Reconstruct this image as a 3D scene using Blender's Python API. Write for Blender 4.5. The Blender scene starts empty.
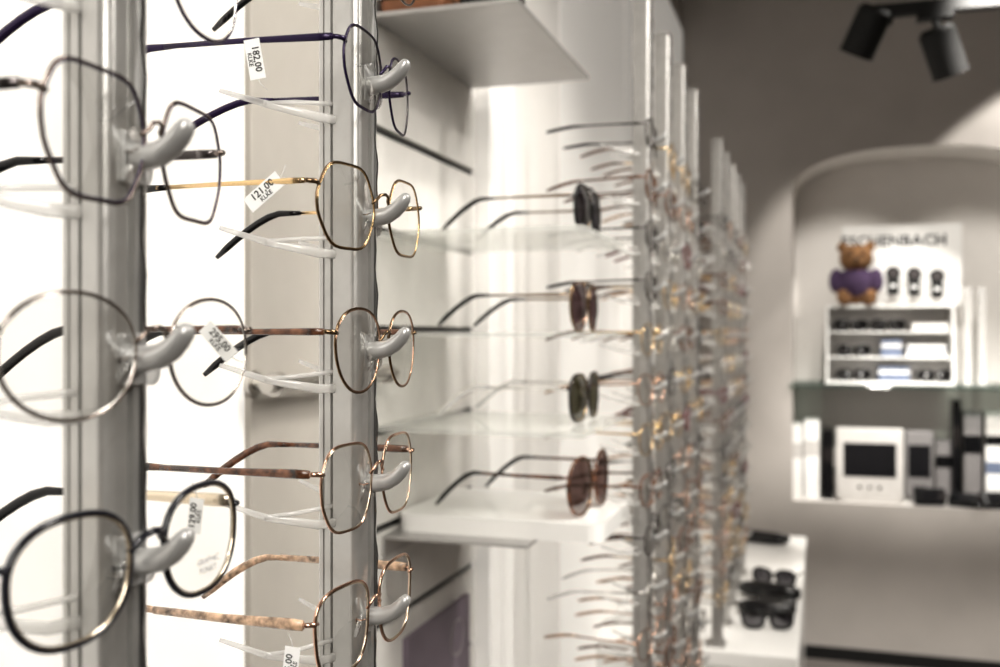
import bpy, bmesh, math, random
from mathutils import Vector, Matrix
random.seed(7)
H=1.35
A=math.atan(0.32); S=math.sin(A); C=math.cos(A)
scene=bpy.context.scene
col=scene.collection
scene.view_settings.view_transform='Standard'
try: scene.view_settings.look='Medium High Contrast'
except Exception as e: print('look',e)

def atY(px,py,Y):
    x=(px-500)/1000; t=Y/(x*S+C)
    return t*(x*C-S), H-(py-333)/1000*t
def atX(px,py,X):
    x=(px-500)/1000; t=X/(x*C-S)
    return t*(x*S+C), H-(py-333)/1000*t

# ---------------- materials ----------------
def mat(name,color,rough=.5,metal=0.0,var=.06,scale=30,bump=0,emit=0,emitcol=None,trans=0,alpha=None,coat=0):
    m=bpy.data.materials.new(name); m.use_nodes=True
    nt=m.node_tree; b=nt.nodes['Principled BSDF']
    b.inputs['Roughness'].default_value=rough; b.inputs['Metallic'].default_value=metal
    tc=nt.nodes.new('ShaderNodeTexCoord'); n=nt.nodes.new('ShaderNodeTexNoise')
    n.inputs['Scale'].default_value=scale; n.inputs['Detail'].default_value=3
    nt.links.new(tc.outputs['Object'],n.inputs['Vector'])
    r=nt.nodes.new('ShaderNodeValToRGB')
    c0=[max(0,c*(1-var)) for c in color]; c1=[min(1,c*(1+var)) for c in color]
    r.color_ramp.elements[0].color=(*c0,1); r.color_ramp.elements[1].color=(*c1,1)
    r.color_ramp.elements[0].position=.3; r.color_ramp.elements[1].position=.7
    nt.links.new(n.outputs['Fac'],r.inputs['Fac']); nt.links.new(r.outputs['Color'],b.inputs['Base Color'])
    if bump:
        bp=nt.nodes.new('ShaderNodeBump'); bp.inputs['Strength'].default_value=bump; bp.inputs['Distance'].default_value=.002
        nt.links.new(n.outputs['Fac'],bp.inputs['Height']); nt.links.new(bp.outputs['Normal'],b.inputs['Normal'])
    if emit:
        b.inputs['Emission Color'].default_value=(*(emitcol or color),1); b.inputs['Emission Strength'].default_value=emit
    if trans: b.inputs['Transmission Weight'].default_value=trans
    if coat: b.inputs['Coat Weight'].default_value=coat
    if alpha is not None: b.inputs['Alpha'].default_value=alpha
    return m
def glassmat(name,tint=(1,1,1),gloss=.08,rough=.02,gcol=(1,1,1),diff=0,diffcol=(1,1,1),fr=.35):
    m=bpy.data.materials.new(name); m.use_nodes=True; nt=m.node_tree
    for n in list(nt.nodes): nt.nodes.remove(n)
    o=nt.nodes.new('ShaderNodeOutputMaterial'); t=nt.nodes.new('ShaderNodeBsdfTransparent'); g=nt.nodes.new('ShaderNodeBsdfGlossy')
    t.inputs[0].default_value=(*tint,1); g.inputs['Color'].default_value=(*gcol,1); g.inputs['Roughness'].default_value=rough
    lw=nt.nodes.new('ShaderNodeLayerWeight'); lw.inputs['Blend'].default_value=.25
    mt=nt.nodes.new('ShaderNodeMath'); mt.operation='MULTIPLY_ADD'; mt.inputs[1].default_value=fr; mt.inputs[2].default_value=gloss
    nt.links.new(lw.outputs['Fresnel'],mt.inputs[0])
    mx=nt.nodes.new('ShaderNodeMixShader'); nt.links.new(mt.outputs[0],mx.inputs[0]); nt.links.new(t.outputs[0],mx.inputs[1]); nt.links.new(g.outputs[0],mx.inputs[2])
    last=mx
    if diff:
        d=nt.nodes.new('ShaderNodeBsdfDiffuse'); d.inputs[0].default_value=(*diffcol,1)
        m2=nt.nodes.new('ShaderNodeMixShader'); m2.inputs[0].default_value=diff
        nt.links.new(mx.outputs[0],m2.inputs[1]); nt.links.new(d.outputs[0],m2.inputs[2]); last=m2
    nt.links.new(last.outputs[0],o.inputs[0]); return m

M=dict(
 wall=mat('plaster_taupe',(.47,.44,.415),.9,var=.04,scale=6,bump=.1),
 niche=mat('plaster_white',(.78,.75,.72),.9,var=.03,scale=6),
 ceil=mat('ceiling_paint',(.4,.37,.34),.9,var=.03),
 floor=mat('floor_stone',(.16,.145,.135),.4,var=.15,scale=4),
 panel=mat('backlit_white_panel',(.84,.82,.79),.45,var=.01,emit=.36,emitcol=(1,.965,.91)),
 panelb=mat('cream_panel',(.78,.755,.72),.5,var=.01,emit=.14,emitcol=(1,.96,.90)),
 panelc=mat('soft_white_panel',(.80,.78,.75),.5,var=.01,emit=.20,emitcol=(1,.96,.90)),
 pilaster=mat('pilaster_beige',(.54,.51,.465),.6,var=.02),
 slat=mat('slatwall_offwhite',(.74,.72,.69),.5,var=.03),
 groove=mat('groove_dark',(.06,.06,.06),.4,.5),
 white=mat('white_laminate',(.90,.89,.87),.30,var=.01,coat=.3),
 shelfmetal=mat('satin_shelf_metal',(.46,.45,.44),.38,.6,var=.03),
 alu=mat('brushed_aluminium',(.56,.555,.54),.32,.72,var=.05,scale=80),
 alud=mat('satin_aluminium',(.50,.49,.475),.30,.80,var=.05,scale=80),
 strip=mat('dark_steel_strip',(.22,.22,.22),.25,.9),
 grip=mat('satin_grey_metal',(.52,.52,.515),.32,.45,var=.02,coat=.1),
 black=mat('black_plastic',(.006,.006,.007),.20,var=.2),
 blackm=mat('black_matte_metal',(.006,.006,.006),.65,0,var=.2),
 gold=mat('gold_metal',(.80,.58,.32),.16,1),
 champ=mat('champagne_metal',(.78,.68,.54),.18,1),
 rose=mat('rose_gold_metal',(.66,.43,.32),.18,1),
 dgold=mat('dark_gold_metal',(.26,.18,.11),.20,1),
 silver=mat('silver_metal',(.84,.82,.79),.14,1),
 pale=mat('thin_bronze_metal',(.30,.25,.22),.2,1),
 gun=mat('gunmetal',(.10,.09,.09),.22,.9),
 navy=mat('navy_black_enamel',(.010,.011,.018),.2,var=.2,coat=.5),
 purple=mat('violet_metal',(.030,.018,.060),.25,.4),
 tort=mat('tortoiseshell',(.12,.05,.025),.22,0,var=.95,scale=180,coat=.5),
 beige=mat('peach_acetate',(.50,.34,.23),.25,0,var=.75,scale=220,coat=.5),
 red=mat('burgundy_acetate',(.14,.02,.03),.25,0,var=.2),
 paper=mat('tag_paper',(.93,.93,.92),.6,var=.01,emit=.05),  # faint glow put into the paper to brighten it
 board=mat('white_board',(.80,.79,.77),.6,var=.01),
 ink=mat('black_ink',(.01,.01,.01),.6),
 greyink=mat('grey_ink',(.03,.03,.035),.6),
 faint=mat('faint_lens_print',(.20,.20,.20),.6),
 brown=mat('brown_leather',(.22,.09,.04),.5,var=.2,bump=.3),
 plush=mat('plush_tan',(.19,.10,.045),.95,var=.5,scale=60,bump=1),
 knit=mat('purple_knit',(.065,.04,.085),.95,var=.3,scale=80,bump=1),
 blue=mat('blue_grey_card',(.14,.17,.25),.6),
 screen=mat('dark_screen',(.012,.012,.014),.10,coat=1),
 device=mat('light_grey_plastic',(.56,.54,.52),.4),
 midgrey=mat('mid_grey_plastic',(.20,.19,.19),.4),
 violetcard=mat('violet_grey_card',(.22,.18,.22),.5),
 tube=mat('steel_tube',(.52,.50,.47),.28,.9),
)
M['lens']=glassmat('clear_lens',(.965,.965,.955),.05,.012,fr=.20)
M['pad']=glassmat('clear_silicone',(.86,.86,.86),.28,.03,fr=.5)
M['acryl']=glassmat('frosted_acrylic',(.97,.97,.97),.10,.10,diff=.42,diffcol=(.95,.94,.92))
M['shelfglass']=glassmat('shelf_glass',(.96,.97,.96),.08,.03,diff=.18,diffcol=(.98,.98,.95),fr=.5)
M['glassedge']=glassmat('glass_shelf_green',(.66,.73,.70),.14,.03,diff=.12,diffcol=(.22,.28,.26))
M['sunblack']=glassmat('sun_lens_black',(.05,.045,.055),.09,.02,fr=.12)
M['sunviolet']=glassmat('sun_lens_violet',(.10,.06,.065),.10,.02,diff=.15,diffcol=(.045,.022,.028),fr=.12)
M['sungreen']=glassmat('sun_lens_green',(.085,.08,.05),.14,.02,diff=.2,diffcol=(.035,.034,.018),fr=.15)
M['sunbrown']=glassmat('sun_lens_brown',(.16,.10,.09),.10,.02,diff=.12,diffcol=(.04,.02,.016),fr=.12)

# ---------------- mesh builder ----------------
class MB:
    def __init__(s): s.v=[]; s.f=[]; s.m=[]; s.mats=[]; s.smooth=[]
    def mi(s,m):
        if m not in s.mats: s.mats.append(m)
        return s.mats.index(m)
    def add(s,v,f,m,smooth=False,mx=None):
        o=len(s.v); k=s.mi(m)
        for p in v:
            p=Vector(p); s.v.append(mx@p if mx else p)
        for q in f: s.f.append([o+i for i in q]); s.m.append(k); s.smooth.append(smooth)
    def box(s,a,b,m,mx=None,bev=0):
        x0,y0,z0=a; x1,y1,z1=b
        if bev:
            bm=bmesh.new(); bmesh.ops.create_cube(bm,size=1)
            bmesh.ops.scale(bm,vec=(x1-x0,y1-y0,z1-z0),verts=bm.verts)
            bmesh.ops.translate(bm,vec=((x0+x1)/2,(y0+y1)/2,(z0+z1)/2),verts=bm.verts)
            bmesh.ops.bevel(bm,geom=bm.edges[:],offset=bev,segments=3,profile=.5,affect='EDGES')
            bm.verts.index_update()
            s.add([v.co.copy() for v in bm.verts],[[v.index for v in f.verts] for f in bm.faces],m,False,mx); bm.free(); return
        v=[(x0,y0,z0),(x1,y0,z0),(x1,y1,z0),(x0,y1,z0),(x0,y0,z1),(x1,y0,z1),(x1,y1,z1),(x0,y1,z1)]
        s.add(v,[[0,3,2,1],[4,5,6,7],[0,1,5,4],[1,2,6,5],[2,3,7,6],[3,0,4,7]],m,False,mx)
    def prism(s,poly,axis,a,b,m,mx=None,smooth=False):
        def P(p,t):
            return {'x':(t,p[0],p[1]),'y':(p[0],t,p[1]),'z':(p[0],p[1],t)}[axis]
        n=len(poly); v=[P(p,a) for p in poly]+[P(p,b) for p in poly]
        s.add(v,[[i,(i+1)%n,n+(i+1)%n,n+i] for i in range(n)],m,smooth,mx)
        s.add(v,[list(range(n))[::-1],list(range(n,2*n))],m,False,mx)
    def sweep(s,pts,rad,m,n=8,closed=False,ref=(1,0,0),mx=None,rb=None):
        pts=[Vector(p) for p in pts]; N=len(pts); ref=Vector(ref)
        rn=rad if isinstance(rad,(list,tuple)) else [rad]*N
        rb=rn if rb is None else (rb if isinstance(rb,(list,tuple)) else [rb]*N)
        v=[]
        for i,p in enumerate(pts):
            if closed: t=pts[(i+1)%N]-pts[i-1]
            else: t=pts[min(i+1,N-1)]-pts[max(i-1,0)]
            t.normalize(); nn=ref-ref.dot(t)*t
            if nn.length<1e-4: nn=Vector((0,0,1))-t.z*t
            nn.normalize(); bb=t.cross(nn)
            for k in range(n):
                a=2*math.pi*k/n; v.append(p+nn*rn[i]*math.cos(a)+bb*rb[i]*math.sin(a))
        f=[]
        for i in range(N if closed else N-1):
            j=(i+1)%N
            for k in range(n): f.append([i*n+k,i*n+(k+1)%n,j*n+(k+1)%n,j*n+k])
        if not closed: f.append(list(range(n))[::-1]); f.append([(N-1)*n+k for k in range(n)])
        s.add(v,f,m,True,mx)
    def ell(s,c,r,m,mx=None,u=14,w=9):
        bm=bmesh.new(); bmesh.ops.create_uvsphere(bm,u_segments=u,v_segments=w,radius=1)
        bm.verts.index_update()
        s.add([Vector((q.co.x*r[0]+c[0],q.co.y*r[1]+c[1],q.co.z*r[2]+c[2])) for q in bm.verts],[[v.index for v in f.verts] for f in bm.faces],m,True,mx); bm.free()
    def cyl(s,p,q,r,m,n=20,r2=None,mx=None):
        p=Vector(p); q=Vector(q); t=(q-p).normalized(); ref=Vector((0,0,1)) if abs(t.z)<.9 else Vector((1,0,0))
        a=(ref-ref.dot(t)*t).normalized(); b=t.cross(a); r2=r if r2 is None else r2; v=[]
        for c,rr in ((p,r),(q,r2)):
            for k in range(n):
                g=2*math.pi*k/n; v.append(c+a*rr*math.cos(g)+b*rr*math.sin(g))
        s.add(v,[[k,(k+1)%n,n+(k+1)%n,n+k] for k in range(n)],m,True,mx)
        s.add(v,[list(range(n))[::-1],list(range(n,2*n))],m,False,mx)
    def text(s,body,size,m,mx,off=0,sp=1):
        cu=bpy.data.curves.new('t','FONT'); cu.body=body; cu.size=size; cu.align_x='CENTER'; cu.align_y='CENTER'; cu.resolution_u=2; cu.offset=off; cu.space_character=sp
        o=bpy.data.objects.new('t',cu); col.objects.link(o); bpy.context.view_layer.update()
        me=o.evaluated_get(bpy.context.evaluated_depsgraph_get()).to_mesh()
        s.add([v.co.copy() for v in me.vertices],[list(p.vertices) for p in me.polygons],m,False,mx)
        bpy.data.objects.remove(o); bpy.data.curves.remove(cu)
    def mesh(s,name):
        me=bpy.data.meshes.new(name); me.from_pydata([tuple(v) for v in s.v],[],s.f)
        for m in s.mats: me.materials.append(M[m])
        me.polygons.foreach_set('material_index',s.m); me.polygons.foreach_set('use_smooth',s.smooth); me.update()
        return me
    def obj(s,name,loc=(0,0,0),parent=None,**kw):
        o=bpy.data.objects.new(name,s.mesh(name)); o.location=loc; col.objects.link(o)
        if parent: o.parent=parent
        for k,v in kw.items(): o[k]=v
        return o
def empty(name,loc=(0,0,0),**kw):
    o=bpy.data.objects.new(name,None); o.empty_display_size=.02; o.location=loc; col.objects.link(o)
    for k,v in kw.items(): o[k]=v
    return o
def centred(mb):
    xs=[v.x for v in mb.v]; ys=[v.y for v in mb.v]; zs=[v.z for v in mb.v]
    c=Vector(((min(xs)+max(xs))/2,(min(ys)+max(ys))/2,min(zs)))
    mb.v=[v-c for v in mb.v]; return c
def thing(mb,name,label,cat,**kw):
    c=centred(mb); return mb.obj(name,c,None,label=label,category=cat,**kw)
def clone(root,**kw):
    def rec(o,par):
        c=o.copy(); col.objects.link(c)
        if par: c.parent=par
        for ch in list(o.children): rec(ch,c)
        return c
    r=rec(root,None)
    for k,v in kw.items(): r[k]=v
    return r

# ---------------- room shell ----------------
XW=-.575; XR=2.6; YF=-1.6; YB=4.37; ZC=H+1.6
def struct(name,a,b,m):
    mb=MB(); mb.box(a,b,m); c=centred(mb); o=mb.obj(name,c); o['kind']='structure'; return o
struct('floor',(XW-.1,YF-.1,-.1),(XR+.1,YB+.5,0),'floor')
struct('ceiling',(XW-.1,YF-.1,ZC),(XR+.1,YB+.5,ZC+.1),'ceil')
struct('wall_left',(XW-.1,YF-.1,0),(XW,YB+.5,ZC),'wall')
struct('wall_right',(XR,YF-.1,0),(XR+.1,YB+.5,ZC),'wall')
struct('wall_front',(XW,YF-.1,0),(XR,YF,ZC),'wall')
NX0,NX1=-.11,.85; NZ0=H-.70; NZS=H+.575; RISE=.185; ND=.34; YN=YB+ND; ZS=H-.21
def archz(x):
    c=(NX0+NX1)/2; hw=(NX1-NX0)/2; q=max(0,1-abs((x-c)/hw)**2.4); return NZS+RISE*q**(1/2.4)
mb=MB()
def quad(a,b,c,d,m): mb.add([a,b,c,d],[[0,1,2,3]],m)
quad((XW,YB,0),(NX0,YB,0),(NX0,YB,ZC),(XW,YB,ZC),'wall')
quad((NX1,YB,0),(XR,YB,0),(XR,YB,ZC),(NX1,YB,ZC),'wall')
K=48; xs=[(NX0+NX1)/2-(NX1-NX0)/2*math.cos(math.pi*i/K) for i in range(K+1)]
for i in range(K):
    a,b=xs[i],xs[i+1]; za,zb=archz(a),archz(b)
    quad((a,YB,0),(b,YB,0),(b,YB,NZ0),(a,YB,NZ0),'wall')
    quad((a,YB,za),(b,YB,zb),(b,YB,ZC),(a,YB,ZC),'wall')
    quad((a,YB,NZ0),(b,YB,NZ0),(b,YN,NZ0),(a,YN,NZ0),'niche')
    quad((a,YB,za),(b,YB,zb),(b,YN,zb),(a,YN,za),'niche')
    quad((a,YN,ZS),(b,YN,ZS),(b,YN,zb),(a,YN,za),'niche')
    quad((a,YN,NZ0),(b,YN,NZ0),(b,YN,ZS),(a,YN,ZS),'wall')  # darker wall plaster stands in for shade below the glass shelf
quad((NX0,YB,ZS),(NX0,YN,ZS),(NX0,YN,NZS),(NX0,YB,NZS),'niche')
quad((NX0,YB,NZ0),(NX0,YN,NZ0),(NX0,YN,ZS),(NX0,YB,ZS),'wall')  # same painted shade on the left jamb below the shelf
quad((NX1,YB,NZ0),(NX1,YN,NZ0),(NX1,YN,NZS),(NX1,YB,NZS),'niche')
o=mb.obj('wall_back'); o['kind']='structure'
mb=MB(); mb.box((XW,YB-.015,0),(XR,YB,.05),'blackm'); c=centred(mb); o=mb.obj('baseboard_back',c); o['kind']='structure'
def panel(n,y0,y1,m,x1=-.56,z0=.08,z1=H+1.3):
    mb=MB(); mb.box((XW,y0,z0),(x1,y1,z1),m,bev=.002); c=centred(mb); o=mb.obj('trim_%d'%n,c); o['kind']='structure'
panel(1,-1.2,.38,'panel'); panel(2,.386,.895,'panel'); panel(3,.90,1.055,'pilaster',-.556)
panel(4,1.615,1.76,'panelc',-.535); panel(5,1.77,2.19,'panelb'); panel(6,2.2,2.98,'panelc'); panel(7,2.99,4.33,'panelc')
mb=MB(); gz=[-.93,-.80,-.66,-.525,-.392,-.262,-.13,.005,.138,.272,.54,.67,.8]
poly=[(XW,.08),(-.56,.08)]
for g in gz:
    z=H+g; poly+=[(-.56,z-.006),(-.569,z-.006),(-.569,z+.006),(-.56,z+.006)]
poly+=[(-.56,H+1.3),(XW,H+1.3)]
mb.prism(poly,'y',1.06,1.61,'slat')
for g in gz: mb.box((-.5688,1.061,H+g-.0055),(-.566,1.609,H+g+.0055),'groove')
c=centred(mb); o=mb.obj('trim_8',c); o['kind']='structure'

# ---------------- eyeglasses ----------------
def outline(w,h,n=2.2,k=.0,N=44,cat=0,hexa=0):
    out=[]
    for i in range(N):
        a=2*math.pi*i/N; c,s_=math.cos(a),math.sin(a)
        y=w/2*math.copysign(abs(c)**(2/n),c); z=h/2*math.copysign(abs(s_)**(2/n),s_)
        q=1+hexa*math.cos(6*a); y*=q; z*=q
        y*=1+k*(z/(h/2)); z+=cat*max(0,y)/(w/2)
        out.append((y,z))
    return out
def glasses(name,label,w=.056,h=.045,gap=.021,n=2.2,k=.05,rim='gold',rim2=None,temple='gold',tip='tort',lens='lens',
            rr=.0006,tr=.0011,L=.14,cat=0,full=False,bar=False,drop=.028,category='eyeglasses',hexa=0,prints=None,dome=.0026):
    root=empty(name,label=label,category=category)
    ol=outline(w,h,n,k,cat=cat,hexa=hexa)
    def P(y,z,x=0): return (x-abs(y)**2*1.1,y,z)
    f=MB()
    for s in (-1,1):
        cy=s*(gap/2+w/2)
        f.sweep([P(cy+s*y,z) for y,z in ol],rr*1.15,rim,8,True,rb=rr*(1.0 if not full else 1.5))
        if rim2: f.sweep([P(cy+s*y*.968,z*.968,.0002) for y,z in ol],rr*.7,rim2,6,True)
        yo=s*(gap/2+w)
        f.sweep([P(yo-s*.002,h*.20),P(yo+s*.002,h*.215,.0006),P(yo+s*.0045,h*.22,-.002),P(yo+s*.005,h*.22,-.006)],[.001,.0014,.0013,.0011],rim,8,ref=(0,0,1))
        yi=s*gap/2
        f.sweep([P(yi+s*.003,-h*.02),P(yi+s*.0028,-h*.04,-.003),P(yi+s*.0016,-h*.03,-.006),P(yi-s*.0002,-h*.10,-.0068)],.00045,rim,6)
        f.ell((-.0068-(gap/2)**2,yi-s*.0012,-h*.12),(.0009,.0008,.0016),'silver',None,8,6)
    zb=h*.16; rb_=max(rr*1.2,.0009)
    br=[P(-gap/2-.001,zb-.003),P(-gap/2+.003,zb,.0008),P(-gap/4,zb+.0022,.002),P(0,zb+.003,.0026),P(gap/4,zb+.0022,.002),P(gap/2-.003,zb,.0008),P(gap/2+.001,zb-.003)]
    f.sweep(br,rb_,rim,8)
    if bar: f.sweep([P(-gap/2-w*.25,h*.47),P(-gap/2,h*.49),P(0,h*.5,.001),P(gap/2,h*.49),P(gap/2+w*.25,h*.47)],rb_,rim,8)
    f.obj('frame_front',(0,0,0),root)
    for s in (-1,1):
        cy=s*(gap/2+w/2)
        l=MB(); N=len(ol); c=P(cy,0,dome)
        r1=[P(cy+s*y*.4,z*.4,dome*.84) for y,z in ol]; r2=[P(cy+s*y*.75,z*.75,dome*.44) for y,z in ol]; r3=[P(cy+s*y,z) for y,z in ol]
        fs=[[0,1+i,1+(i+1)%N] for i in range(N)]
        for q in (0,1): fs+=[[1+q*N+i,1+(q+1)*N+i,1+(q+1)*N+(i+1)%N,1+q*N+(i+1)%N] for i in range(N)]
        l.add([c]+r1+r2+r3,fs,lens,True)
        if prints and s==prints[0]:
            for j,tx in enumerate(prints[1]):
                R=Matrix.Translation((.0026-cy*cy*1.1,cy,-h*.20-j*.0036))@Matrix(((0,0,1,0),(1,0,0,0),(0,1,0,0),(0,0,0,1)))
                l.text(tx,.0036,'faint',R)
        l.obj('lens',(0,0,0),root)
        t=MB(); y0=s*(gap/2+w+.005); z0=h*.22; x0=-(gap/2+w)**2*1.1-.004
        Ls=L*.62
        t.sweep([(x0,y0,z0),(x0-.008,y0,z0),(x0-Ls*.5,y0+s*.001,z0),(x0-Ls,y0-s*.001,z0)],[tr*.9,tr*.8,tr*.7,tr*.7],temple,8,ref=(0,1,0),rb=[tr*1.4,tr*1.6,tr*1.2,tr*1.1])
        to=t.obj('temple',(0,0,0),root)
        t=MB(); p=[]
        for i in range(9):
            u=i/8; xx=x0-Ls*.93-(L-Ls*.93)*u; p.append((xx,y0-s*(.001+.006*u),z0-drop*max(0,(u-.25)/.75)**1.4))
        r=[.0011+.0008*min(1,i/3) for i in range(9)]; r[-1]=.0012
        t.sweep(p,r,tip,8,ref=(0,1,0),rb=[q*1.3 for q in r])
        t.obj('temple_tip',(0,0,0),to)
        q=MB(); mx=Matrix.Translation((-.0075-((gap/2)**2),s*(gap/2-.0025),-h*.12))@Matrix.Rotation(s*.40,4,'X')@Matrix.Rotation(s*.6,4,'Z')
        q.ell((0,0,0),(.0038,.0013,.0070),'pad',mx,12,8)
        q.sweep([(.0038*math.cos(a*math.pi/8),0,.0070*math.sin(a*math.pi/8)) for a in range(16)],.0006,'pad',6,True,ref=(0,1,0),mx=mx)
        q.obj('nose_pad',(0,0,0),root)
    return root
def tag(root,loc,rot,text,w=.0205,h=.0080,text2=None):
    t=MB()
    t.box((-w/2,-.0002,-h/2),(w/2,.0002,h/2),'paper')
    R=Matrix.Translation((0,-.0004,h*.14))@Matrix.Rotation(math.pi/2,4,'X')
    t.text(text,h*.62,'ink',R,off=.00007)
    R=Matrix.Translation((0,-.0004,-h*.28))@Matrix.Rotation(math.pi/2,4,'X')
    if text2: t.text(text2,h*.38,'ink',R,off=.00004)
    t.sweep([(w/2,0,0),(w/2+.003,0,.001),(w/2+.006,.001,.0035)],.0002,'acryl',6,ref=(0,1,0))
    o=t.obj('price_tag',loc,root); o.rotation_euler=rot; o['label']='white paper price tag printed '+text; return o

XG=-.233
def place(r,y,z,x=XG,yaw=0,pitch=0,roll=0,sc=1):
    r.location=(x,y,z); r.rotation_euler=(roll,pitch,yaw); r.scale=(sc,sc,sc); return r
G='eyeglasses on the display posts'
ZR=lambda i: H-.008+.0735*i
Y2=.507; Y1=.3095
g=glasses('eyeglasses','dark violet metal eyeglasses with hanging white price tag on display post',w=.050,h=.043,gap=.015,n=2.4,k=.08,rim='purple',rim2='gun',temple='purple',tip='purple',tr=.0013,L=.15,hexa=.02,drop=.022); g['group']=G
place(g,Y2+.009,ZR(2)+.001,yaw=.12)
tag(g,(-.048,-.066,-.001),(0,math.radians(80),.15),'182,00',text2='KLKE')
g=glasses('eyeglasses','gold wire hexagonal eyeglasses with dark lower temple tips and tag',w=.056,h=.0455,gap=.020,n=2.3,k=.03,rim='dgold',rim2='gold',temple='gold',tip='black',tr=.0010,hexa=.025); g['group']=G
place(g,Y2+.004,ZR(1)+.0015,roll=.02)
tag(g,(-.031,-.072,.0050),(0,math.radians(-38),.1),'121,00',text2='KLKE',w=.022,h=.0085)
g=glasses('eyeglasses','bronze metal panto eyeglasses with tortoiseshell temples',w=.051,h=.045,gap=.014,n=2.2,k=.13,rim='dgold',rim2='rose',temple='tort',tip='black',tr=.0012); g['group']=G
place(g,Y2+.008,ZR(0)-.001,yaw=.05)
g=glasses('eyeglasses','rose gold eyeglasses with speckled brown temples',w=.051,h=.046,gap=.015,n=2.6,k=.08,rim='rose',rim2='champ',temple='tort',tip='tort',tr=.0015,hexa=.015); g['group']=G
place(g,Y2-.002,ZR(-1)+.001,roll=-.01,yaw=.01)
g=glasses('eyeglasses','champagne gold eyeglasses with mottled blush acetate temples and tag',w=.052,h=.046,gap=.015,n=3.0,k=.12,rim='rose',rim2='champ',temple='beige',tip='beige',tr=.0019,rr=.0008); g['group']=G
place(g,Y2-.006,ZR(-2)+.002)
tag(g,(-.016,-.062,-.012),(0,math.radians(-84),.1),'125,00',text2='KLKE')
g=glasses('eyeglasses','dark metal eyeglasses with long black temple tips',rim='gun',temple='gun',tip='black'); g['group']=G
place(g,Y2,ZR(3)+.006)
g=glasses('eyeglasses','thin gunmetal eyeglasses with violet tinted rims',w=.051,h=.046,gap=.013,n=2.7,k=.09,rim='pale',rim2='purple',temple='gun',tip='black',tr=.0013,rr=.0006,hexa=.025); g['group']=G
place(g,Y1+.001,ZR(1)+.0015,yaw=.10)
g=glasses('eyeglasses','large round thin bronze eyeglasses with price tag',w=.058,h=.043,gap=.018,n=2.1,k=.03,rim='pale',rim2='silver',temple='tort',tip='black',rr=.0005); g['group']=G
place(g,Y1+.001,ZR(0)+.0005,yaw=-.03)
tag(g,(-.014,.060,.004),(0,math.radians(48),.25),'295,00',w=.018,h=.007,text2='KLKE')
g=glasses('eyeglasses','navy black rimmed eyeglasses with champagne inner rims',w=.053,h=.043,gap=.019,n=2.35,k=.07,rim='navy',rim2='champ',temple='champ',tip='black',rr=.0012,tr=.0018,prints=(1,['GRAPHIC','FUNKT'])); g['group']=G
place(g,Y1-.002,ZR(-1)-.000)
tag(g,(-.02,.058,.004),(0,math.radians(-84),.1),'129,00',w=.015,h=.0065,text2='KLKE')
g=glasses('eyeglasses','violet metal eyeglasses on aluminium display post',w=.052,h=.046,rim='purple',rim2='silver',temple='gun',tip='purple'); g['group']=G
place(g,Y1+.000,ZR(2)+.002)

variants=[
 glasses('eyeglasses','gold wire eyeglasses with brown temple tips on display post',rim='gold',temple='gold',tip='tort',rr=.0011,tr=.0011,drop=.012,dome=.004),
 glasses('eyeglasses','silver wire eyeglasses with clear temple tips on display post',rim='silver',temple='silver',tip='acryl',rr=.0011,w=.054,n=2.6,tr=.0010,drop=.014,dome=.004),
 glasses('eyeglasses','dark gunmetal eyeglasses hanging on display post',rim='gun',temple='gun',tip='black',rr=.0012,h=.042,tr=.0011,drop=.006,dome=.004),
 glasses('eyeglasses','rose gold eyeglasses with blush temples on display post',rim='rose',temple='rose',tip='beige',rr=.0011,k=.1,tr=.0011,drop=.010,dome=.004),
 glasses('eyeglasses','burgundy metal eyeglasses on display post',rim='red',temple='red',tip='red',rr=.0014,h=.040,n=2.7,tr=.0013,drop=.014,dome=.004),
 glasses('eyeglasses','tortoiseshell rimmed eyeglasses on display post',rim='tort',temple='tort',tip='tort',rr=.0016,tr=.0014,drop=.010,dome=.004),
]
used=set()
def fill_posts(ys,lo,hi):
    for y in ys:
        for i in range(lo(y),hi+1):
            w=[5,4,3,4,1,3]
            if y<2.2 and i<-2: w=[1,1,3,3,5,3]
            if y>2.3: w=[4,5,5,3,1,3]
            k=random.choices(range(6),w)[0]
            if k in used: g=clone(variants[k])
            else: g=variants[k]; used.add(k)
            g['group']=G
            place(g,y+random.uniform(-.006,.006),ZR(i)+random.uniform(-.003,.003),yaw=random.uniform(-.14,.12),pitch=random.uniform(-.05,.05))
SEC2=[1.48,1.68,1.88,2.08]; SEC3=[2.62,2.82,3.02,3.22,3.42]
fill_posts(SEC2,lambda y:{1.48:-7,1.68:-7,1.88:-8,2.08:-9}[y],4)
fill_posts(SEC3,lambda y:-9,4)
for k in range(6):
    if k not in used:
        for c in list(variants[k].children_recursive)+[variants[k]]: bpy.data.objects.remove(c)

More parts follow.
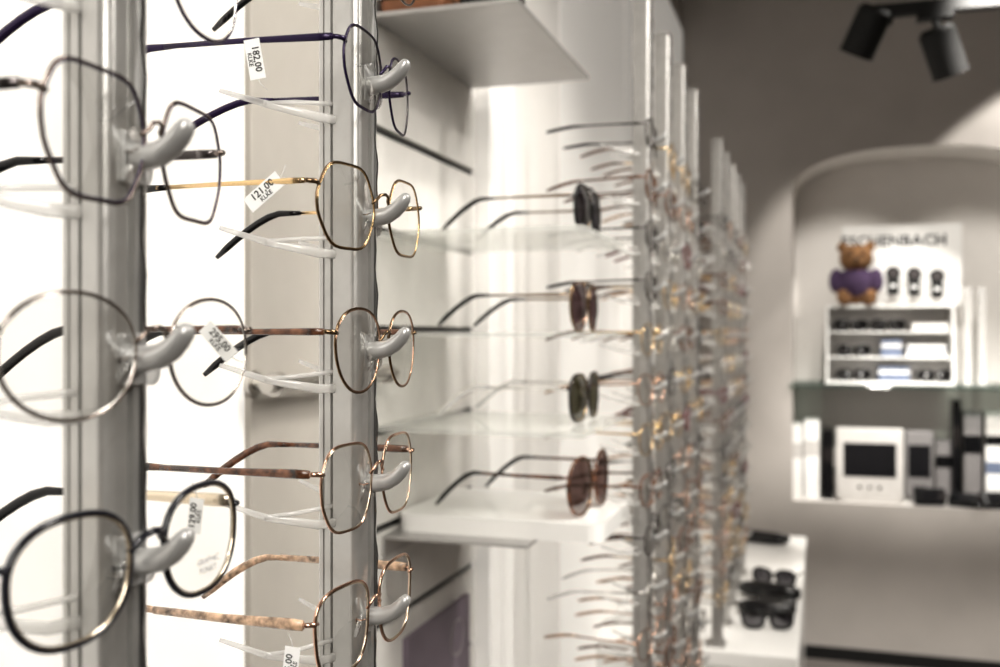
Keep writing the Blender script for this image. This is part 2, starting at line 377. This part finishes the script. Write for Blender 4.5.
# ---------------- display posts ----------------
PX=-.25
def holder_meshes():
    h=MB()
    pts=[(.009,0,-.0018),(.013,0,-.0016),(.0175,0,-.0012),(.0225,0,-.0002),(.0270,0,.0022),(.0305,0,.0053),(.0330,0,.0085),(.0342,0,.0103),(.0347,0,.0111)]
    h.sweep(pts,[.0050,.0052,.0052,.0050,.0049,.0046,.0041,.0030,.0012],'grip',16,ref=(0,1,0),rb=[.0054,.0052,.0049,.0046,.0042,.0038,.0033,.0024,.0010])
    h.box((.008,-.0065,-.011),(.0118,.0065,.008),'grip',bev=.001)
    arm=[]
    for s in (-1,1):
        a=MB()
        a.sweep([(-.002,s*.012,-.022),(-.008,s*.022,-.022),(-.030,s*.037,-.017),(-.056,s*.043,-.009)],[.0008]*4,'acryl',8,ref=(0,1,0),rb=[.0026,.0026,.0020,.0012])
        a.sweep([(-.004,s*.012,-.013),(-.018,s*.030,-.015),(-.032,s*.038,-.0165)],[.0008]*3,'acryl',6,ref=(0,1,0),rb=[.0014]*3)
        arm.append(a.mesh('support_arm'))
    return h.mesh('glasses_holder'),arm
HM,AM=holder_meshes()
def post(y,zb,rows,sx=.011,sy=.0125,m='alu',label='aluminium display post with grey curved bridge holders'):
    mb=MB(); zt=H+.496
    x0,x1=-sx,min(sx-.001,.0115); r=.005
    def half(sg):
        a=[(x0,sg*(sy-.001)),(x0+.001,sg*sy),(x0+.0030,sg*sy),(x0+.0032,sg*(sy-.001)),(x0+.0038,sg*(sy-.001)),(x0+.0040,sg*sy),(x0+.0075,sg*sy),(x0+.0078,sg*(sy-.002)),(x0+.0088,sg*(sy-.002)),(x0+.0091,sg*sy)]
        for i in range(9):
            t=math.pi/2*i/8; a.append((x1-r+r*math.sin(t),sg*(sy-r+r*math.cos(t))))
        return a
    P=half(-1); P+=[(x1,-.002),(x1-.003,-.002),(x1-.003,.002),(x1,.002)]+half(1)[::-1]
    mb.prism(P,'z',0.0,zt-zb,m)
    mb.box((-.03,-.03,0),(.02,.03,.006),m,bev=.001)
    mb.box((x0-.001,-sy-.001,zt-zb),(x1+.001,sy+.001,zt-zb+.004),m)
    o=mb.obj('display_post',(PX,y,zb),None,label=label,category='display stand',group='aluminium glasses display posts')
    st=MB(); n=int((zt-zb)/.0049); pts=[]
    for i in range(n+1):
        z=i*.0049; ph=((z+zb-ZR(0))/.0735)%1.0
        pts.append((x1+.0010+.0007*math.sin(2*math.pi*ph)+.0005*math.sin(6*math.pi*ph),z))
    v=[];f=[]
    for (x,z) in pts: v+=[(x1-.002,sy-.0075,z),(x,sy-.0075,z),(x,sy-.0055,z),(x1-.002,sy-.0055,z)]
    for i in range(n):
        for k in range(4): f.append([4*i+k,4*i+(k+1)%4,4*i+4+(k+1)%4,4*i+4+k])
    f.append([0,1,2,3]); f.append([4*n,4*n+3,4*n+2,4*n+1])
    st.add(v,f,'strip'); st.obj('locking_strip',(0,0,0),o)
    for i in rows:
        h=bpy.data.objects.new('glasses_holder',HM); h.parent=o; h.location=(0,0,ZR(i)-zb); col.objects.link(h)
        for a in AM:
            q=bpy.data.objects.new('support_arm',a); q.parent=h; col.objects.link(q)
    return o
post(Y1-.002,0,range(-2,3),.0105,.0125)
post(Y2+.0,0,range(-3,4),.0130,.0135)
for y in SEC2: post(y,0,range({1.48:-7,1.68:-7,1.88:-8,2.08:-9}[y],5),.0135,.0145,'alud')
ZBEN=H-.80
for y in SEC3: post(y,ZBEN,range(-9,5),.0145,.015,'alud')

# ---------------- wall shelves ----------------
mb=MB(); mb.box((-.56,1.19,H+.412),(-.357,1.59,H+.418),'shelfmetal',bev=.001)
mb.box((-.56,1.19,H+.418),(-.556,1.59,H+.44),'shelfmetal')
thing(mb,'wall_shelf','thin satin metal wall shelf fixed to slatwall','shelf')
mb=MB(); mb.box((-.56,1.23,H-.276),(-.357,1.55,H-.271),'shelfmetal',bev=.001)
mb.box((-.56,1.23,H-.30),(-.556,1.55,H-.276),'shelfmetal')
thing(mb,'wall_shelf','thin satin metal wall shelf under a white tray','shelf')
mb=MB()
def rrect(x0,y0,x1,y1,r,n=6):
    o=[]
    for (cx,cy,a0) in ((x1-r,y1-r,0),(x0+r,y1-r,1),(x0+r,y0+r,2),(x1-r,y0+r,3)):
        for i in range(n+1):
            a=(a0+i/n)*math.pi/2; o.append((cx+r*math.cos(a),cy+r*math.sin(a)))
    return o
mb.prism(rrect(-.555,1.265,-.268,1.505,.022),'z',H-.271,H-.247,'white')
thing(mb,'display_tray','white rounded display slab resting on metal shelf','display tray')
for z in (.133,.002,-.121):
    mb=MB(); mb.box((-.56,1.19,H+z-.007),(-.275,1.47,H+z),'shelfglass')
    thing(mb,'glass_shelf','clear glass wall shelf holding one pair of sunglasses','shelf',group='glass shelves on the slatwall')
def rest(g,y,zs,x=-.304,sc=1.32,yaw=0,h=.05):
    place(g,y,zs+sc*h/2+.001,x=x,yaw=yaw,sc=sc)
g=glasses('sunglasses','black lens sunglasses with gold temples on glass shelf',w=.052,h=.050,gap=.013,n=2.5,k=.06,rim='black',rim2='dgold',temple='dgold',tip='black',lens='sunblack',rr=.0014,tr=.0010,L=.138,bar=True,drop=.030,category='sunglasses',dome=.005); rest(g,1.365,H+.133,h=.051,yaw=.01)
g=glasses('sunglasses','violet brown lens sunglasses on glass shelf',w=.052,h=.050,gap=.013,n=2.4,k=.08,rim='dgold',rim2='rose',temple='dgold',tip='black',lens='sunviolet',rr=.0013,tr=.0010,L=.138,bar=True,drop=.030,category='sunglasses',dome=.005); rest(g,1.360,H+.002,h=.051,x=-.308,yaw=.0)
g=glasses('sunglasses','green gold lens sunglasses with pale temples on glass shelf',w=.052,h=.048,gap=.013,n=2.7,k=.05,rim='gun',rim2='gold',temple='silver',tip='acryl',lens='sungreen',rr=.0014,tr=.0010,L=.138,drop=.030,category='sunglasses',dome=.005); rest(g,1.362,H-.121,h=.050,x=-.308,yaw=-.02)
g=glasses('sunglasses','brown tinted sunglasses with tortoiseshell temples on white slab',w=.062,h=.059,gap=.012,n=2.15,k=.03,rim='tort',rim2='dgold',temple='tort',tip='black',lens='sunbrown',rr=.0016,tr=.0014,L=.142,drop=.036,category='sunglasses',dome=.005); rest(g,1.362,H-.247,h=.061,x=-.300,yaw=-.08)
mb=MB()
mb.box((-.55,1.20,H+.418),(-.46,1.30,H+.455),'brown',bev=.008); mb.box((-.551,1.199,H+.436),(-.459,1.301,H+.438),'black')
thing(mb,'glasses_case','brown leather hard glasses case on metal shelf','glasses case')
mb=MB()
mb.box((-.44,1.195,H+.418),(-.375,1.29,H+.45),'black',bev=.008); mb.box((-.441,1.194,H+.434),(-.374,1.291,H+.436),'brown')
thing(mb,'glasses_case','black hard glasses case on metal shelf','glasses case')
mb=MB(); ZT=H-.052; mb.cyl((-.53,.885,ZT),(-.53,1.20,ZT),.0085,'tube')
for y in (.905,1.18):
    mb.cyl((-.53,y-.006,ZT),(-.53,y+.006,ZT),.0125,'tube'); mb.cyl((-.56,y,ZT),(-.53,y,ZT),.006,'tube'); mb.cyl((-.56,y,ZT),(-.554,y,ZT),.014,'tube')
thing(mb,'wall_rail','short steel tube rail bracketed to the wall panel','rail')
mb=MB(); mb.box((-.56,1.30,H-.62),(-.552,1.56,H-.43),'violetcard')
ring=[(-.5515,1.50+.028*math.cos(2*math.pi*i/32),H-.485+.028*math.sin(2*math.pi*i/32)) for i in range(32)]
mb.sweep(ring,.0008,'device',6,True)
thing(mb,'sign_card','violet grey card with thin pale ring emblem on slatwall','sign')

# ---------------- low counter ----------------
root=empty('low_cabinet',(-.3,3.3,0),label='long white low cabinet under glasses display posts',category='cabinet')
def part(mb,name,root):
    mb.v=[v-Vector(root.location) for v in mb.v]; return mb.obj(name,(0,0,0),root)
mb=MB(); mb.box((-.56,2.58,.08),(-.07,4.10,ZBEN-.04),'white')
body=MB(); body.box((-.56,2.60,0),(-.10,4.08,.08),'groove')
part(mb,'cabinet_body',root); part(body,'plinth',root)
mb=MB(); mb.box((-.56,2.57,ZBEN-.04),(-.05,4.12,ZBEN),'white',bev=.003); part(mb,'worktop',root)
for k in range(3):
    mb=MB(); y=2.60+k*.50; mb.box((-.07,y,.10),(-.055,y+.485,ZBEN-.05),'white',bev=.002); part(mb,'drawer_front',root)
def case(x,y,z,lx,ly,lz,m,label,yaw=0):
    mb=MB(); pts=[]
    for i in range(9):
        u=-1+2*i/8; pts.append((0,u*ly/2,lz/2))
    r=[.55,.85,.96,1,1,1,.96,.85,.55]
    mb.sweep(pts,[lx/2*q for q in r],m,16,ref=(1,0,0),rb=[lz/2*q for q in r])
    mb.sweep([(lx/2*1.005*math.cos(2*math.pi*i/24)*.98,ly/2*.97*math.sin(2*math.pi*i/24),lz/2) for i in range(24)],.0012,'gun',6,True,ref=(0,0,1))
    o=mb.obj('glasses_case',(x,y,z),None,label=label,category='glasses case'); o.rotation_euler=(0,0,yaw); return o
case(-.21,3.95,ZBEN,.08,.20,.045,'black','black clamshell glasses case on white cabinet',1.3)
case(-.145,3.12,ZBEN,.07,.18,.05,'black','glossy black clamshell glasses case beside sunglasses',1.35)
case(-.145,2.94,ZBEN,.06,.16,.042,'black','black clamshell glasses case between sunglasses',1.65)
case(-.12,3.03,ZBEN,.045,.11,.032,'black','slim black glasses case lying on cabinet',1.5)
sg=glasses('sunglasses','black sunglasses lying on the white low cabinet',w=.056,h=.046,gap=.018,n=2.8,k=.06,rim='black',temple='black',tip='black',lens='sunblack',rr=.0034,tr=.0028,L=.10,category='sunglasses',full=True,drop=.02)
sg['group']='black sunglasses on the low cabinet'; place(sg,2.79,ZBEN+.028,x=-.135,yaw=-1.4)
g=clone(sg); place(g,3.28,ZBEN+.028,x=-.14,yaw=-1.8)

# ---------------- niche contents ----------------
mb=MB(); mb.box((NX0-.012,YB-.015,ZS-.014),(NX1+.0,YN,ZS),'glassedge')
thing(mb,'glass_shelf','thick green-edged glass shelf spanning the arched niche','shelf')
def rectY(px0,py0,px1,py1,Y):
    x0,z1=atY(px0,py0,Y); x1,z0=atY(px1,py1,Y); return x0,z0,x1,z1
YU=4.44
ux0,_,ux1,uz1=rectY(826,305,955,383,YU); uz0=ZS
root=empty('display_cabinet',((ux0+ux1)/2,YU+.09,uz0),label='small white open display cabinet with two inner shelves',category='display cabinet')
mb=MB(); t=.010
mb.box((ux0,YU,uz0),(ux0+t,YU+.18,uz1),'white'); mb.box((ux1-t,YU,uz0),(ux1,YU+.18,uz1),'white')
mb.box((ux0+t,YU,uz1-t),(ux1-t,YU+.18,uz1),'white'); mb.box((ux0+t,YU,uz0),(ux1-t,YU+.18,uz0+t),'white')
mb.box((ux0+t,YU+.172,uz0+t),(ux1-t,YU+.18,uz1-t),'device')
part(mb,'cabinet_body',root)
hh=(uz1-uz0-t)/3
for k in (1,2):
    mb=MB(); mb.box((ux0+t,YU+.004,uz0+k*hh),(ux1-t,YU+.172,uz0+k*hh+.007),'white'); part(mb,'inner_shelf',root)
sgs=glasses('sunglasses','black sunglasses lying in white display cabinet',w=.054,h=.042,gap=.018,n=2.8,k=.06,rim='black',temple='black',tip='black',lens='sunblack',rr=.0034,tr=.0028,L=.12,category='sunglasses',full=True,drop=.02)
sgs['group']='sunglasses in the display cabinet'
zz=[uz0+t,uz0+hh+.007,uz0+2*hh+.007]
place(sgs,YU+.03,zz[2]+.025,x=ux0+.10,yaw=-math.pi/2+.1)
for (x,k) in ((.245,2),(.11,1),(.11,0),(.43,0)):
    g=clone(sgs); place(g,YU+.03,zz[k]+.025,x=ux0+x,yaw=-math.pi/2)
def nbox(name,x0,x1,y0,y1,z0,z1,m,label,cat,stripe=None,bev=.003):
    mb=MB(); mb.box((x0,y0,z0),(x1,y1,z1),m,bev=bev)
    if stripe: mb.box((x0-.0005,y0-.0008,z0+(z1-z0)*.55),(x1+.0005,y0+.002,z0+(z1-z0)*.75),stripe)
    return thing(mb,name,label,cat)
nbox('carton',ux0+.22,ux0+.30,YU+.03,YU+.13,zz[1],zz[1]+.07,'blue','blue grey small carton in display cabinet','box','white')
nbox('carton',ux0+.32,ux0+.47,YU+.03,YU+.13,zz[1],zz[1]+.05,'white','white small carton with blue band in cabinet','box','blue')
nbox('carton',ux0+.21,ux0+.33,YU+.03,YU+.13,zz[0],zz[0]+.06,'blue','blue grey carton with white band in cabinet','box','white')
nbox('carton',ux0+.34,ux0+.48,YU+.03,YU+.13,zz[2],zz[2]+.035,'device','flat light grey carton in display cabinet','box','white')
YBd=YU+.155
bx0,bz0,bx1,bz1=rectY(842,226,962,305,YBd)
mb=MB(); mb.box((bx0,YBd,uz1),(bx1,YBd+.012,bz1),'board',bev=.002)
tx,tz=atY(893,241,YBd)
mb.text('ESCHENBACH',.064,'greyink',Matrix.Translation((tx,YBd-.0015,tz))@Matrix.Rotation(math.pi/2,4,'X'),off=.0020,sp=1.06)
thing(mb,'display_board','white display board with grey capital lettering','sign')
def magnifier(px,py,label,big=1):
    Y=YU+.10; x,z=atY(px,py,Y)
    mb=MB(); mb.cyl((x,Y+.01,uz1),(x,Y+.01,z),.004,'device',12); mb.cyl((x,Y+.01,uz1),(x,Y+.01,uz1+.006),.03,'device',20)
    mb.box((x-.023*big,Y-.006,z-.085),(x+.023*big,Y+.006,z-.005),'black',bev=.005)
    mb.cyl((x,Y-.007,z+.005),(x,Y+.007,z+.005),.030*big,'black',24); mb.cyl((x,Y-.0085,z+.005),(x,Y-.007,z+.005),.017,'gun',24)
    mb.box((x-.010,Y-.0075,z-.055),(x+.010,Y-.006,z-.04),'paper')
    thing(mb,'pocket_magnifier',label,'magnifier',group='magnifiers on the display board')
for px,py in ((893,274),(914,275),(937,277)): magnifier(px,py,'black pocket magnifier with round lens on stand')
bxx,bz=atY(856,305,YU+.07); R0=empty('plush_bear',(bxx,YU+.075,uz1),label='brown plush teddy bear wearing a purple knitted sweater',category='soft toy')
def remesh(mb,name,par,vox=.006,**kw):
    o=mb.obj(name,(0,0,0),par,**kw); m=o.modifiers.new('r','REMESH'); m.mode='VOXEL'; m.voxel_size=vox; m.use_smooth_shade=True
    s=o.modifiers.new('s','SMOOTH'); s.iterations=4; return o
mb=MB()
mb.ell((0,0,.085),(.06,.05,.08),'plush'); mb.ell((0,-.01,.20),(.070,.058,.060),'plush')
for s in (-1,1):
    mb.ell((s*.055,-.005,.250),(.024,.014,.024),'plush'); mb.ell((s*.082,-.02,.10),(.022,.024,.05),'plush')
    mb.ell((s*.045,-.055,.025),(.026,.055,.025),'plush'); mb.ell((s*.055,-.10,.034),(.026,.016,.034),'plush')
mb.ell((0,-.060,.186),(.028,.022,.021),'plush')
remesh(mb,'bear_body',R0)
mb=MB(); mb.ell((0,0,.095),(.074,.062,.076),'knit')
for s in (-1,1): mb.ell((s*.080,-.015,.105),(.030,.034,.054),'knit')
remesh(mb,'sweater',R0)
mb=MB(); mb.ell((0,-.082,.191),(.010,.006,.008),'black'); mb.obj('nose',(0,0,0),R0)
for s in (-1,1):
    mb=MB(); mb.ell((s*.024,-.066,.214),(.007,.005,.007),'black'); mb.obj('eye',(0,0,0),R0)
for px in (967,981):
    x,_=atY(px,300,4.50); _,zt=atY(px,287,4.50)
    mb=MB(); mb.box((x-.013,4.46,ZS),(x+.013,4.54,zt),'acryl',bev=.002); mb.box((x-.02,4.455,ZS),(x+.02,4.545,ZS+.006),'acryl')
    thing(mb,'acrylic_stand','tall frosted acrylic stand on glass shelf','display stand')
def nb(px0,py0,px1,Y,dep,m,name,label,cat,**k):
    x0,z1=atY(px0,py0,Y); x1,_=atY(px1,py0,Y); return nbox(name,x0,x1-.002,Y,Y+dep,NZ0,z1,m,label,cat,**k)
nb(791,424,803,4.42,.2,'white','carton','slim upright white carton on niche ledge','box',stripe='device')
nb(804,420,820,4.42,.2,'white','carton','upright white carton on niche ledge','box',stripe='device')
nb(822,430,834,4.44,.2,'black','carton','slim upright black carton on niche ledge','box',stripe='gun')
def monitor(px0,py0,px1,Y,frame,label):
    x0,z1=atY(px0,py0,Y); x1,_=atY(px1,py0,Y); h=z1-NZ0
    root=empty('video_magnifier',((x0+x1)/2,Y+.05,NZ0),label=label,category='screen device')
    mb=MB(); mb.box((x0,Y,NZ0+.012),(x1,Y+.06,z1),frame,bev=.008); mb.box((x0+.02,Y-.01,NZ0),(x1-.02,Y+.10,NZ0+.014),frame,bev=.004); part(mb,'casing',root)
    mb=MB(); w=x1-x0; mb.box((x0+w*.11,Y-.003,NZ0+h*.34),(x1-w*.11,Y+.004,z1-h*.2),'screen',bev=.002); part(mb,'screen',root)
    mb=MB()
    for k in range(3): mb.cyl((x0+w*(.35+.15*k),Y-.004,NZ0+h*.2),(x0+w*(.35+.15*k),Y+.003,NZ0+h*.2),.007,'gun',12)
    part(mb,'button_row',root)
monitor(836,427,904,4.42,'device','light grey electronic magnifier with dark screen'); monitor(905,430,934,4.50,'midgrey','dark grey electronic magnifier with screen')
def handheld(px,rx,label,yaw,Y=4.43,sc=1.0):
    x,_=atY(px,490,Y)
    mb=MB(); mb.box((-.058*sc,-.035,0),(.058*sc,.035,.026),'black',bev=.008); mb.box((-.035*sc,-.022,.0255),(.035*sc,.022,.028),'screen',bev=.001)
    mb.cyl((.045*sc,0,.024),(.045*sc,0,.034),.016,'gun',16)
    o=mb.obj('handheld_magnifier',(x,Y,NZ0+abs(math.sin(math.radians(rx)))*.035),None,label=label,category='magnifier')
    o.rotation_euler=(math.radians(rx),0,yaw)
handheld(929,70,'black handheld magnifier tilted upright on ledge',.1,4.41,1.05); handheld(966,30,'black handheld magnifier lying on ledge',-.3,4.41,1.1); handheld(996,50,'black handheld magnifier leaning on ledge',.2,4.41,1.1)
nb(936,440,951,4.56,.10,'midgrey','carton','small dark grey carton on niche ledge','box',stripe='black')
nb(953,400,961,4.50,.12,'black','carton','tall slim black carton on niche ledge','box',stripe='gun')
nb(964,412,982,4.50,.14,'midgrey','carton','dark grey carton with black band on niche ledge','box',stripe='black')
nb(986,412,1012,4.50,.14,'device','carton','light grey carton with black band on niche ledge','box',stripe='black')
nb(986,446,1003,4.445,.045,'white','carton','small white carton on niche ledge','box',stripe='blue')

# ---------------- track light ----------------
TY,TZ=2.88,H+.862
root=empty('track_light',(.8,TY,TZ),label='black suspended track rail with two cylindrical spotlights',category='track light')
mb=MB(); mb.box((.125,TY-.015,TZ-.012),(1.7,TY+.015,TZ+.022),'blackm',bev=.003)
mb.cyl((.95,TY,TZ),(.95,TY,ZC),.005,'blackm'); mb.cyl((1.5,TY,TZ),(1.5,TY,ZC),.005,'blackm')
part(mb,'track_rail',root)
def spot(cpx,cpy,dirv,off):
    x,z=atY(cpx,cpy,TY); p=Vector((x,TY,z)); d=Vector(dirv).normalized()
    mb=MB(); a=p-d*.064; b=p+d*.064
    mb.cyl(a,a+d*.012,.036,'blackm',28,r2=.046); mb.cyl(a+d*.012,b,.046,'blackm',28)
    mb.cyl(b,b+d*.004,.048,'blackm',28)
    top=Vector((x+off,TY,TZ-.01)); mb.cyl(top,a+d*.03,.012,'blackm',14); mb.box((x+off-.045,TY-.018,TZ-.03),(x+off+.045,TY+.018,TZ-.012),'blackm',bev=.003)
    s=part(mb,'spotlight',root)
    mb=MB(); mb.cyl(b+d*.0045,b+d*.006,.040,'gun',28); mb.v=[v-Vector(root.location) for v in mb.v]; mb.obj('spot_lens',(0,0,0),s)
    L=bpy.data.lights.new('track_spot','SPOT'); L.energy=20; L.spot_size=math.radians(60); L.spot_blend=.6; L.shadow_soft_size=.03; L.color=(1,.93,.84)
    lo=bpy.data.objects.new('track_spot',L); lo.location=b+d*.02; lo.rotation_euler=d.to_track_quat('-Z','Y').to_euler(); col.objects.link(lo)
spot(867,30,(-.38,.25,-.8),.02)
spot(943,50,(.30,.25,-.85),-.02)

# ---------------- lights ----------------
def area(loc,tgt,size,power,colr=(1,.955,.89),sy=None,spread=180):
    L=bpy.data.lights.new('area','AREA'); L.energy=power; L.size=size; L.color=colr; L.spread=math.radians(spread)
    if sy: L.shape='RECTANGLE'; L.size_y=sy
    o=bpy.data.objects.new('area_light',L); o.location=loc
    o.rotation_euler=(Vector(tgt)-Vector(loc)).to_track_quat('-Z','Y').to_euler(); col.objects.link(o); return o
area((.75,1.1,H+1.45),(-.56,1.2,H-.1),.3,19,sy=2.2,spread=110)
area((.9,-.9,H+.9),(-.3,.5,H),.9,9,spread=120)  # unseen fill added behind the camera
def sp(loc,tgt,e,ang,blend=.3,size=.03,colr=(1,.96,.895)):
    L=bpy.data.lights.new('spot','SPOT'); L.energy=e; L.spot_size=math.radians(ang); L.spot_blend=blend; L.shadow_soft_size=size; L.color=colr
    o=bpy.data.objects.new('unseen_spot',L); o.location=loc; o.rotation_euler=(Vector(tgt)-Vector(loc)).to_track_quat('-Z','Y').to_euler(); col.objects.link(o)  # unseen spots, added to light racks, niche and back wall
sp((.45,-.5,H+1.3),(-.5,.6,H),36,60,.7)
sp((.65,.9,H+1.35),(-.4,1.4,H-.1),26,60,.7)
sp((.60,2.0,H+1.35),(-.4,2.0,H-.3),36,65,.7)
sp((.60,3.1,H+1.35),(-.35,3.1,H-.4),48,60,.7)
sp((1.5,1.6,H+1.2),(-.25,1.9,H-.2),50,50,.7,.02)  # this and the next are added for glints on the metal frames
sp((1.6,2.6,H+1.0),(-.25,3.0,H-.2),50,50,.7,.02)
sp((.10,3.0,H+1.35),(.10,4.6,H+.0),84,31,.5)
sp((.65,3.0,H+1.35),(.60,4.6,H+.0),84,31,.5)
sp((.50,2.6,H+1.2),(.50,4.37,H-1.05),290,50,.8)
sp((.3,3.0,H-.2),(.4,4.6,H-.5),16,40,.8,.1)  # added fill hanging in mid-room, aimed into the lower niche
sp((1.20,3.92,H+1.45),(.70,4.37,H+.35),100,44,.10)
w=bpy.data.worlds.new('World'); scene.world=w; w.use_nodes=True; w.node_tree.nodes['Background'].inputs[0].default_value=(1,.95,.9,1); w.node_tree.nodes['Background'].inputs[1].default_value=.15

# ---------------- camera ----------------
cam=bpy.data.cameras.new('Camera'); cam.lens=36; cam.sensor_width=36; cam.clip_start=.02
co=bpy.data.objects.new('Camera',cam); co.location=(0,0,H); co.rotation_euler=(math.pi/2,0,A); col.objects.link(co)
cam.dof.use_dof=True; cam.dof.focus_distance=.56; cam.dof.aperture_fstop=7.5
scene.camera=co
